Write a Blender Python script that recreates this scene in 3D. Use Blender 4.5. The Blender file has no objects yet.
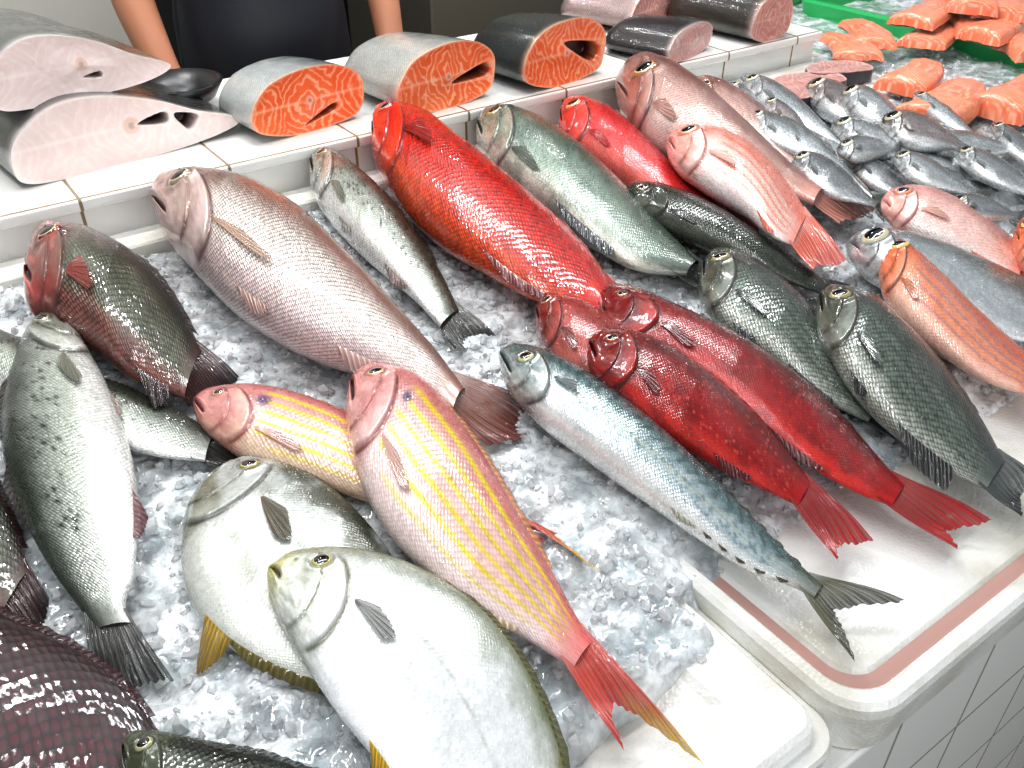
import bpy, math, random
import numpy as np
from mathutils import Vector
random.seed(3); rng=np.random.RandomState(5)
sc=bpy.context.scene
sc.view_settings.view_transform='Standard'; sc.view_settings.exposure=.36; sc.view_settings.gamma=.86
Z0=.82; CAMZ=Z0+.55
yaw=math.radians(54.34); pit=math.radians(35)
fw=np.array([math.cos(yaw),math.sin(yaw),0]); R=np.array([math.sin(yaw),-math.cos(yaw),0])
F=fw*math.cos(pit)+np.array([0,0,-math.sin(pit)]); Uv=fw*math.sin(pit)+np.array([0,0,math.cos(pit)])
CAM=np.array([0,0,CAMZ])
# image pixel coordinates back-projected from the camera onto a horizontal plane of given height
def unp(x,y,z):
    d=F*900+R*(x-512)+Uv*(384-y); return CAM+d*((z-CAMZ)/d[2])
def proj(P):
    q=np.asarray(P)-CAM; dz=q@F; return np.array([512+900*(q@R)/dz,384-900*(q@Uv)/dz])
cam=bpy.data.cameras.new('camera'); co=bpy.data.objects.new('camera',cam); sc.collection.objects.link(co)
co.location=CAM; co.rotation_euler=Vector(F).to_track_quat('-Z','Y').to_euler(); cam.sensor_width=36; cam.lens=900*36/1024; cam.clip_start=.02
sc.camera=co
def lin(c):
    c=np.asarray(c,float)/255.; return np.where(c<=.04045,c/12.92,((c+.055)/1.055)**2.4)
def hsh(x,y,s): v=np.sin(x*127.1+y*311.7+s*74.7)*43758.5453; return v-np.floor(v)
def vn(x,y,s=0):
    xi=np.floor(x); yi=np.floor(y); f=x-xi; g=y-yi; f=f*f*(3-2*f); g=g*g*(3-2*g)
    return (hsh(xi,yi,s)*(1-f)+hsh(xi+1,yi,s)*f)*(1-g)+(hsh(xi,yi+1,s)*(1-f)+hsh(xi+1,yi+1,s)*f)*g
def fbm(x,y,s=0,o=4): return sum(vn(x*2**i,y*2**i,s+i)*.5**i for i in range(o))/sum(.5**i for i in range(o))
def sst(a,b,x): t=np.clip((x-a)/(b-a),0,1); return t*t*(3-2*t)
def herm(tt,P,t):
    tt=np.asarray(tt,float); P=np.asarray(P,float)
    if P.ndim==1: P=P[:,None]
    m=np.gradient(P,tt,axis=0); i=np.clip(np.searchsorted(tt,t)-1,0,len(tt)-2); h=(tt[i+1]-tt[i]); s=((t-tt[i])/h)[:,None]; h=h[:,None]
    return (2*s**3-3*s*s+1)*P[i]+(s**3-2*s*s+s)*h*m[i]+(-2*s**3+3*s*s)*P[i+1]+(s**3-s*s)*h*m[i+1]
class MB:
    def __init__(s): s.v=[];s.c=[];s.m=[];s.u=[];s.f=[];s.mi=[];s.n=0
    def grid(s,V,C,M=None,UV=None,mi=0,flip=False):
        a,b=V.shape[:2]
        if UV is None: UV=np.zeros((a,b,2))
        if M is None: M=np.zeros((a,b))
        C=np.broadcast_to(C,(a,b,3))
        idx=s.n+np.arange(a*b).reshape(a,b)
        q=np.stack([idx[:-1,:-1],idx[1:,:-1],idx[1:,1:],idx[:-1,1:]],-1).reshape(-1,4)
        if flip: q=q[:,::-1]
        s.v.append(V.reshape(-1,3)); s.c.append(C.reshape(-1,3)); s.m.append(np.broadcast_to(M,(a,b)).reshape(-1)); s.u.append(UV.reshape(-1,2))
        s.f.append(q); s.mi.append(np.full(len(q),mi)); s.n+=a*b
    def build(s,name,mats,smooth=True):
        V=np.concatenate(s.v); Fq=np.concatenate(s.f); me=bpy.data.meshes.new(name)
        me.vertices.add(len(V)); me.vertices.foreach_set('co',V.astype(np.float32).ravel())
        me.loops.add(Fq.size); me.loops.foreach_set('vertex_index',Fq.astype(np.int32).ravel())
        me.polygons.add(len(Fq)); me.polygons.foreach_set('loop_start',(np.arange(len(Fq))*4).astype(np.int32))
        me.polygons.foreach_set('loop_total',np.full(len(Fq),4,np.int32)); me.polygons.foreach_set('material_index',np.concatenate(s.mi).astype(np.int32))
        me.polygons.foreach_set('use_smooth',np.full(len(Fq),smooth))
        me.update(calc_edges=True)
        C=np.concatenate(s.c); C=np.concatenate([np.clip(C,0,1),np.ones((len(C),1))],1)
        ca=me.color_attributes.new('Col','FLOAT_COLOR','POINT'); ca.data.foreach_set('color',C.astype(np.float32).ravel())
        at=me.attributes.new('msk','FLOAT','POINT'); at.data.foreach_set('value',np.concatenate(s.m).astype(np.float32))
        uv=me.uv_layers.new(name='UVMap'); U=np.concatenate(s.u)[Fq.ravel()]; uv.data.foreach_set('uv',U.astype(np.float32).ravel())
        me.validate(clean_customdata=False)
        for m in mats: me.materials.append(m)
        ob=bpy.data.objects.new(name,me); sc.collection.objects.link(ob); return ob
class NT:
    def __init__(s,name):
        s.mat=bpy.data.materials.new(name); s.mat.use_nodes=True; s.t=s.mat.node_tree; s.b=s.t.nodes['Principled BSDF']
    def n(s,ty,ins={},**kw):
        nd=s.t.nodes.new(ty)
        for k,v in kw.items(): setattr(nd,k,v)
        for k,v in ins.items(): s.set(nd.inputs[k],v)
        return nd
    def set(s,inp,v):
        if isinstance(v,bpy.types.NodeSocket): s.t.links.new(v,inp)
        else: inp.default_value=v
    def m(s,op,a,b=0.,c=0.,clamp=False):
        nd=s.n('ShaderNodeMath',operation=op,use_clamp=clamp); s.set(nd.inputs[0],a); s.set(nd.inputs[1],b); s.set(nd.inputs[2],c); return nd.outputs[0]
    def p(s,**kw):
        for k,v in kw.items(): s.set(s.b.inputs[k.replace('_',' ')],v)
        return s.mat
def rgba(c): l=lin(c); return (float(l[0]),float(l[1]),float(l[2]),1)
_fm={}
def fishmat(size,edge,metal,rough,bump):
    k=(size,edge,metal,rough,bump)
    if k in _fm: return _fm[k]
    N=NT('fish_skin'); col=N.n('ShaderNodeAttribute',attribute_name='Col').outputs['Color']; msk=N.n('ShaderNodeAttribute',attribute_name='msk').outputs['Fac']
    uv=N.n('ShaderNodeUVMap').outputs[0]
    mp=N.n('ShaderNodeMapping',{'Vector':uv,'Rotation':(0,0,math.radians(45)),'Scale':(1/size,1/size,1)}).outputs[0]
    vo=N.n('ShaderNodeTexVoronoi',{'Vector':mp,'Scale':1.,'Randomness':.25})
    sub=N.n('ShaderNodeVectorMath',{0:mp,1:vo.outputs['Position']},operation='SUBTRACT').outputs[0]
    dt=N.n('ShaderNodeVectorMath',{0:sub,1:(.707,.707,0)},operation='DOT_PRODUCT').outputs['Value']
    d=vo.outputs['Distance']
    ed=N.n('ShaderNodeMapRange',{'Value':N.m('ADD',d,N.m('MULTIPLY',dt,.35)),'From Min':.26,'From Max':.6}).outputs[0]
    rnd=N.n('ShaderNodeSeparateColor',{0:vo.outputs['Color']}).outputs[0]
    nz=N.n('ShaderNodeTexNoise',{'Vector':uv,'Scale':300.,'Detail':2.}).outputs[0]
    nl=N.n('ShaderNodeTexNoise',{'Vector':uv,'Scale':38.,'Detail':3.}).outputs[0]
    f1=N.m('SUBTRACT',1.,N.m('MULTIPLY',N.m('MULTIPLY',ed,edge),msk))
    f2=N.m('ADD',1.,N.m('MULTIPLY',N.m('MULTIPLY',N.m('SUBTRACT',rnd,.45),.06+.35*edge),msk))
    f3=N.m('ADD',.74,N.m('ADD',N.m('MULTIPLY',nz,.25),N.m('MULTIPLY',nl,.3)))
    f=N.m('MULTIPLY',N.m('MULTIPLY',f1,f2),f3)
    cc=N.n('ShaderNodeVectorMath',{0:col,'Scale':f},operation='SCALE').outputs[0]
    h=N.m('ADD',N.m('MULTIPLY',N.m('SUBTRACT',N.m('MULTIPLY',dt,.6),d),msk),N.m('MULTIPLY',nz,.15))
    bp=N.n('ShaderNodeBump',{'Height':h,'Strength':bump,'Distance':size*.2}).outputs[0]
    bp2=N.n('ShaderNodeBump',{'Height':N.m('ADD',N.m('MULTIPLY',h,.4),N.m('MULTIPLY',nl,1.3)),'Strength':.5,'Distance':.0013}).outputs[0]
    shn=N.n('ShaderNodeMapRange',{'Value':nl,'From Min':.35,'From Max':.65,'To Min':.45,'To Max':.95}).outputs[0]
    N.p(Base_Color=cc,Metallic=metal,Roughness=N.m('ADD',rough,N.m('MULTIPLY',rnd,.1)),Normal=bp,Coat_Weight=shn,Coat_Roughness=.06,Coat_Normal=bp2,Specular_IOR_Level=.35)
    _fm[k]=N.mat; return N.mat
N=NT('fish_fin'); col=N.n('ShaderNodeAttribute',attribute_name='Col').outputs['Color']; uv=N.n('ShaderNodeUVMap').outputs[0]
wx=N.n('ShaderNodeSeparateXYZ',{0:uv}).outputs[0]; sn=N.m('SINE',N.m('MULTIPLY',wx,6.283))
fin_col=N.n('ShaderNodeVectorMath',{0:col,'Scale':N.m('ADD',.85,N.m('MULTIPLY',sn,.22))},operation='SCALE').outputs[0]
FIN=N.p(Base_Color=fin_col,Roughness=.3,Coat_Weight=.5,Coat_Roughness=.08,Alpha=N.m('ADD',.88,N.m('MULTIPLY',sn,.1)),Normal=N.n('ShaderNodeBump',{'Height':sn,'Strength':.5,'Distance':.001}).outputs[0])
N=NT('fish_eye'); EYE=N.p(Base_Color=N.n('ShaderNodeAttribute',attribute_name='Col').outputs['Color'],Roughness=.08,Coat_Weight=1.,Coat_Roughness=.02)
FX=[0,.05,.15,.3,.5,.7,.88,1]; FY=[.3,.55,.85,1,.93,.64,.3,.16]
TS=.74; NO=.05
def plan(name,pairs,z0,z1,tr,tail,tz=.004):
    P=np.array(pairs,float); n=len(P); tr=tr*TS
    def at(zz): return (np.array([unp(p[0],p[1],z) for p,z in zip(P,zz)]),np.array([unp(p[2],p[3],z) for p,z in zip(P,zz)]))
    zb=Z0+.009+np.linspace(z0,z1,n); D,V=at(zb+.02); dm=np.linalg.norm(D-V,axis=1).max(); Tm=tr*dm/2
    C=(D+V)/2; s=np.r_[0,np.cumsum(np.linalg.norm(np.diff(C,axis=0),axis=1))]; s/=s[-1]
    zc=zb+Tm*(.85-.4*s*s); D,V=at(zc); C=(D+V)/2; A=(D-V)/2
    T=Tm*np.interp(s,FX,FY); tg=np.gradient(C,axis=0); rl=[]
    for i in range(n):
        pa=(proj(C[i]+A[i])-proj(C[i]-A[i]))/2; pt=(proj(C[i]+[0,0,T[i]])-proj(C[i]-[0,0,T[i]]))/2; ax=proj(C[i]+tg[i]*.05)-proj(C[i]); nn=np.array([-ax[1],ax[0]]); nn/=np.linalg.norm(nn)
        ea=nn@pa; et=nn@pt; A[i]*=math.sqrt(max(1-(et/(ea+1e-9))**2,.6)); ea=nn@pa*math.sqrt(max(1-(et/(ea+1e-9))**2,.6))
        rl.append(math.atan2(et*(1 if ea>0 else -1),abs(ea)))
    roll=float(np.median(rl[1:-1]))
    A[0]=A[0]*.4+A[1]*.33
    tl=[unp(x,y,Z0+.009+z1+tz) for x,y in tail] if tail else []
    return C,A,Tm,np.array(tl),roll
def lerp(a,b,t): return a+(b-a)*t
def build_fish(name,sp,C0,A0,Tm,tail,roll,nu=300,nt=100,seed=0,**ov):
    S=dict(SPEC[sp]); S.update(ov); r=np.random.RandomState(seed+11); roll=.75*roll
    s=np.r_[0,np.cumsum(np.linalg.norm(np.diff(C0,axis=0),axis=1))]; L=s[-1]; s=s/L
    dmax=2*np.linalg.norm(A0,axis=1).max()
    def CA(u):
        u=np.atleast_1d(u); X=herm(s,np.concatenate([C0,A0],1),u); return X[:,:3],X[:,3:]
    def nose(u): return np.sqrt(1-(1-np.clip(u/NO,0,1))**2)
    def surf(u,w,dz=0,rl=True):
        sh=np.shape(u); u=np.ravel(u); w=np.ravel(np.broadcast_to(w,sh)); nf=nose(u); t_=np.arccos(np.clip(w,-1,1))+(roll if rl else 0)
        w=np.cos(t_); sg=np.sin(t_)
        c,a=CA(np.clip(u,0,1)); T=Tm*np.interp(u,FX,FY)*nf*np.sign(sg)*np.abs(sg)**.92
        P=c+a*(w*nf)[:,None]; P[:,2]+=T+np.ravel(np.broadcast_to(dz,sh)); return P.reshape(sh+(3,))
    u=np.linspace(0,1,nu)**1.2; th=np.concatenate([np.linspace(-math.pi/2,-.25,8)[:-1],np.linspace(-.25,math.pi+.25,nt),np.linspace(math.pi+.25,1.5*math.pi,8)[1:]])
    Ug,Tg=np.meshgrid(u,th,indexing='ij'); Wg=np.cos(Tg); Sgg=np.sin(Tg); W=np.cos(Tg-roll); Sg=np.sin(Tg-roll)
    c,a=CA(u); nf=nose(u); T=Tm*np.interp(u,FX,FY)*nf
    g=S.get('g',.25); ug=g-.055*np.clip((W+.12)/.75,-1.3,1.3)**2*1.2; dd=Ug-ug; up=sst(-.1,.3,Sg); inr=np.exp(-np.clip(np.abs(W+.12)-.72,0,9)*12)
    disp=.13*Tm*np.where(dd<0,np.exp(dd/.09),0)*inr*up*sst(-.001,.012,-dd)
    d2=Ug-ug*.66; disp+=.06*Tm*np.where(d2<0,np.exp(d2/.05),0)*inr*up
    disp+=.03*Tm*(fbm(Ug*L*120,Tg*7,seed+31)-.5)*sst(g,g-.05,Ug)*up
    mu=S.get('mu',.085); wm=S.get('mw',-.02)-.42*Ug/mu; mw=.07+.09*(1-np.clip(Ug/mu,0,1))*np.clip(Ug/.02,0,1); mline=np.exp(-((W-wm)/mw)**4)*sst(mu,mu*.8,Ug)*up
    disp-=.16*Tm*mline; lip=np.exp(-((np.abs(W-wm)-.25)/.09)**2)*sst(mu*1.15,mu*.7,Ug)*up; disp+=.055*Tm*lip
    V=c[:,None,:]+a[:,None,:]*(Wg*nf[:,None])[...,None]; V[...,2]+=T[:,None]*np.sign(Sgg)*np.abs(Sgg)**.92+disp
    back,flank,belly=[lin(S[k]) for k in('back','flank','belly')]
    n1=fbm(Ug*L*60,Tg*3,seed)-.5
    Wn=W+n1*.35; bk=sst(S.get('bk0',.2),S.get('bk1',.92),Wn)[...,None]; bl=sst(-.15,-.75,Wn)[...,None]
    col=lerp(lerp(flank,back,bk),belly,bl)
    if 'head' in S: col=lerp(col,lin(S['head']),(sst(g+.03,g-.08,Ug)*S.get('ha',.8))[...,None])
    if 'snout' in S: col=lerp(col,lin(S['snout']),(sst(.1,.0,Ug)*.8)[...,None])
    hm=(sst(g+.01,g-.04,Ug))*(sst(.42,.62,fbm(Ug*L*90,Tg*6,seed+21))*.35); col=lerp(col,back*.7,hm[...,None])
    hb=sst(ug*.66+.01,ug*.66+.05,Ug)*sst(0,-.02,dd)*inr*up*.3; col=lerp(col,belly,hb[...,None])
    if 'mott' in S:
        am,scl,mc=S['mott']; m=sst(.45,.7,fbm(Ug*L*scl,Tg*dmax*.5*scl,seed+5)); col=lerp(col,lin(mc),(m*am)[...,None])
    for (w0,wd,c1,u0,u1,am) in S.get('stripes',[]):
        m=np.exp(-((W-w0)/wd)**2)*sst(u0,u0+.06,Ug)*sst(u1,u1-.06,Ug)*(.95+.4*(fbm(Ug*30,W*6,seed+2)-.5)); col=lerp(col,lin(c1),(np.clip(m,0,1)*am*up)[...,None])
    if 'wave' in S:
        f,c1,am,w0,nzz=S['wave']; m=sst(.0,.6,np.sin(Ug*f+1.8*np.sin(W*8+Ug*9)+(fbm(Ug*22,W*5,2)-.5)*nzz)); m=m*sst(w0,w0+.3,W)*sst(g*.6,g,Ug); col=lerp(col,lin(c1),(m*am)[...,None])
    ar=np.linalg.norm(a,axis=1)[:,None]
    for (n,sz,ua,ub,wa,wb,c1) in S.get('spots',[]):
        for _ in range(n):
            us=r.uniform(ua,ub); ws=r.uniform(wa,wb); z=sz*r.uniform(.6,1.3)
            i0,i1=np.searchsorted(u,[us-z*2/L,us+z*2/L]); q=slice(max(i0,0),i1+1)
            m=np.exp(-(((Ug[q]-us)*L/z)**2+((W[q]-ws)*ar[q]/z)**2)**1.5)*(Sg[q]>0); col[q]=lerp(col[q],lin(c1),(m*.9)[...,None])
    gc=lin(S.get('gc',(60,40,40)))*.5
    gl=np.exp(-((dd-.003)/.0075)**2)*inr*up*S.get('ga',.9); col=lerp(col,gc,gl[...,None])
    gl=np.exp(-((d2-.002)/.008)**2)*inr*up*.55; col=lerp(col,gc,gl[...,None])
    col=lerp(col,lin((34,16,15)),(mline*.93)[...,None])
    ll=np.exp(-((W-(.42-.4*Ug))/.02)**2)*sst(g,g+.04,Ug)*S.get('ll',.3)*up; col=lerp(col,back*.6,ll[...,None])
    tcol=lin(S.get('tailc',S['fin'])); col=lerp(col,tcol,(sst(.88,1,Ug)*.6)[...,None])
    col=col*(1+.25*(fbm(Ug*L*220,Tg*9,seed+9,3)-.5))[...,None]
    ue,we,er,iris=S['eye']; rr=er*1.4*dmax; we-=.06; ue+=.012
    eps=.015; nx=surf(np.array([ue+eps]),we)[0]-surf(np.array([ue-eps]),we)[0]; ny=surf(np.array([ue]),we+.06)[0]-surf(np.array([ue]),we-.06)[0]
    nrm=np.cross(nx,ny); nrm/=np.linalg.norm(nrm); nrm=nrm if nrm[2]>0 else -nrm
    iu=np.argmin(abs(u-ue)); E=V[iu,np.argmin(abs(np.where(Sg[iu]>0,W[iu],9)-we))].copy()
    de=np.linalg.norm(V-E,axis=-1)/rr; flat=(V-E)@nrm; V=V-(nrm*(flat*np.exp(-(de/1.1)**4))[...,None]*.8)
    col=lerp(col,col*.35,(np.exp(-((de-1.05)/.17)**2)*.9)[...,None]); V=V+nrm*(rr*.14*np.exp(-((de-1.25)/.25)**2))[...,None]
    no=surf(np.array([ue*.5]),we*.9)[0]; dn=np.linalg.norm(V-no,axis=-1)/(rr*.2); col=lerp(col,col*.15,np.exp(-dn**2)[...,None])
    msk=sst(-.01,.02,dd)*sst(1.0,.92,Ug)*.999+sst(.55,.7,W)*sst(g*.5,g*.8,Ug)*(dd<0)*.6
    UV=np.stack([Ug*L,Tg*.25*(dmax+2*ar)*.75],-1)
    B=MB(); B.grid(V,col,msk,UV,0)
    ph=np.linspace(0,math.pi*.62,24); az=np.linspace(0,2*math.pi,29); PH,AZ=np.meshgrid(ph,az,indexing='ij')
    t1=nx/np.linalg.norm(nx); t2=np.cross(nrm,t1); q=np.sin(PH)
    EV=E-nrm*rr*.22+rr*((np.cos(AZ)*q)[...,None]*t1+(np.sin(AZ)*q)[...,None]*t2+(np.cos(PH)*.52)[...,None]*nrm)
    ec=np.where((q<.68)[...,None],lin((5,5,7)),np.where((q<.74)[...,None],lin((225,212,170)),lin(iris))); ec=lerp(ec,ec*.3,sst(.9,1,q)[...,None])
    B.grid(EV,ec*np.ones_like(EV),None,None,2)
    fc=lin(S['fin']); tc=tcol; te=lin(S.get('taile',S.get('tailc',S['fin'])))
    if len(tail):
        na=64; nb=22; sa=np.linspace(0,1,na); kk=np.linspace(0,1,len(tail))
        O=np.stack([np.interp(sa,kk,tail[:,k]) for k in range(3)],1); cE,aE=CA(np.array([.965])); cE=cE[0];aE=aE[0]
        base=cE+np.outer(1-2*sa,aE*.98); rb=np.linspace(0,1,nb); Rg,Sa=np.meshgrid(rb,sa,indexing='ij')
        jag=1-.04*(hsh(np.floor(Sa*30),Sa*0,seed)); Rj=Rg*np.where(Rg>.8,jag,1)
        G=base[None]*(1-Rj[...,None])+O[None]*Rj[...,None]
        dirn=cE-CA(np.array([.85]))[0][0]; dirn/=np.linalg.norm(dirn); ln=np.linalg.norm(tail.mean(0)-cE)
        G+=dirn*(np.sin(Rg*math.pi)*.06*ln*np.sin(Sa*math.pi))[...,None]
        G[...,2]+=.0012*np.sin(Sa*26*math.pi)*Rg+.006*np.sin(Sa*5+Rg*3)*Rg+.1*Tm*(1-Rg)
        cc=lerp(tc,te,sst(.4,1,Rg+.25*(fbm(Sa*12,Rg*3,seed)-.5))[...,None]); cc=lerp(cc,flank*.4+tc*.6,sst(.3,0,Rg)[...,None])
        if 'tip' in S: cc=lerp(cc,lin(S['tip']),(sst(.55,1,Rg)*sst(.45,.0,Sa))[...,None])
        B.grid(G,cc,None,np.stack([Sa*22,Rg],-1),1)
    for (u0,u1,hh,side,kind,fcx) in S.get('fins',[]):
        na=70; uu=np.linspace(u0,u1,na); p=surf(uu,.95*side,rl=False); cI,aI=CA(uu); od=aI/np.linalg.norm(aI,axis=1)[:,None]*side; tg=np.gradient(cI,axis=0); tg/=np.linalg.norm(tg,axis=1)[:,None]
        q=(uu-u0)/(u1-u0); hp=hh*dmax*({'spiny':lambda q:(np.minimum(q*6,1)**.6*(1-.65*q))*(1-.22*np.abs(np.sin(q*math.pi*11))),'soft':lambda q:np.minimum(q*4,1)**.7*np.minimum((1-q)*5+.35,1),'tri':lambda q:np.minimum(q*3,1)*(1-q)**.5}[kind](q))
        rb=np.linspace(0,1,10); G=p[None]+rb[:,None,None]*(od*.85+tg*.6)[None]*hp[None,:,None]
        G[...,2]-=(rb[:,None]**1.3)*np.minimum(hp*.45,.02)[None]; G[...,2]+=.0008*np.sin(q*60)[None]*rb[:,None]
        cF=lin(fcx) if fcx else fc; cc=lerp(cF,cF*.55,(rb[:,None]*np.ones(na))[...,None]); B.grid(G,cc,None,np.stack([np.broadcast_to(q*(u1-u0)*60,(10,na)),np.broadcast_to(rb[:,None],(10,na))],-1),1)
    for (pu,pw,pl,spd,sl,fcx) in S.get('pec',[(g+.01,-.3,.15,.35,0,None)]):
        rb=np.linspace(0,1,18); sa=np.linspace(-1,1,30); Rg,Sa=np.meshgrid(rb,sa,indexing='ij')
        lenf=1-.35*np.abs(Sa+.3)**1.5-.05*hsh(np.floor(Sa*9),Sa*0,seed)
        uu=pu+Rg*pl*lenf; ww=pw-.05+sl*Rg+Sa*spd*(.12+.88*Rg**.8)*.5; G=surf(uu,np.clip(ww,-.97,.97),.0015+Tm*.03+Tm*.06*Rg*(1-.3*Sa)); G[...,2]+=.0006*np.sin(Sa*30)*Rg
        cF=lerp(lin(fcx) if fcx else fc,flank,.4); cc=lerp(cF,cF*.75,sst(.3,1,Rg)[...,None]); cc=lerp(cc,lin(fcx) if fcx else fc,sst(.25,0,Rg)[...,None]); B.grid(G,cc,None,np.stack([Sa*7,Rg],-1),1)
    return B.build(name,[fishmat(S['size'],S['edge'],S['metal'],S['rough'],S.get('bump',.6)),FIN,EYE])
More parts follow.
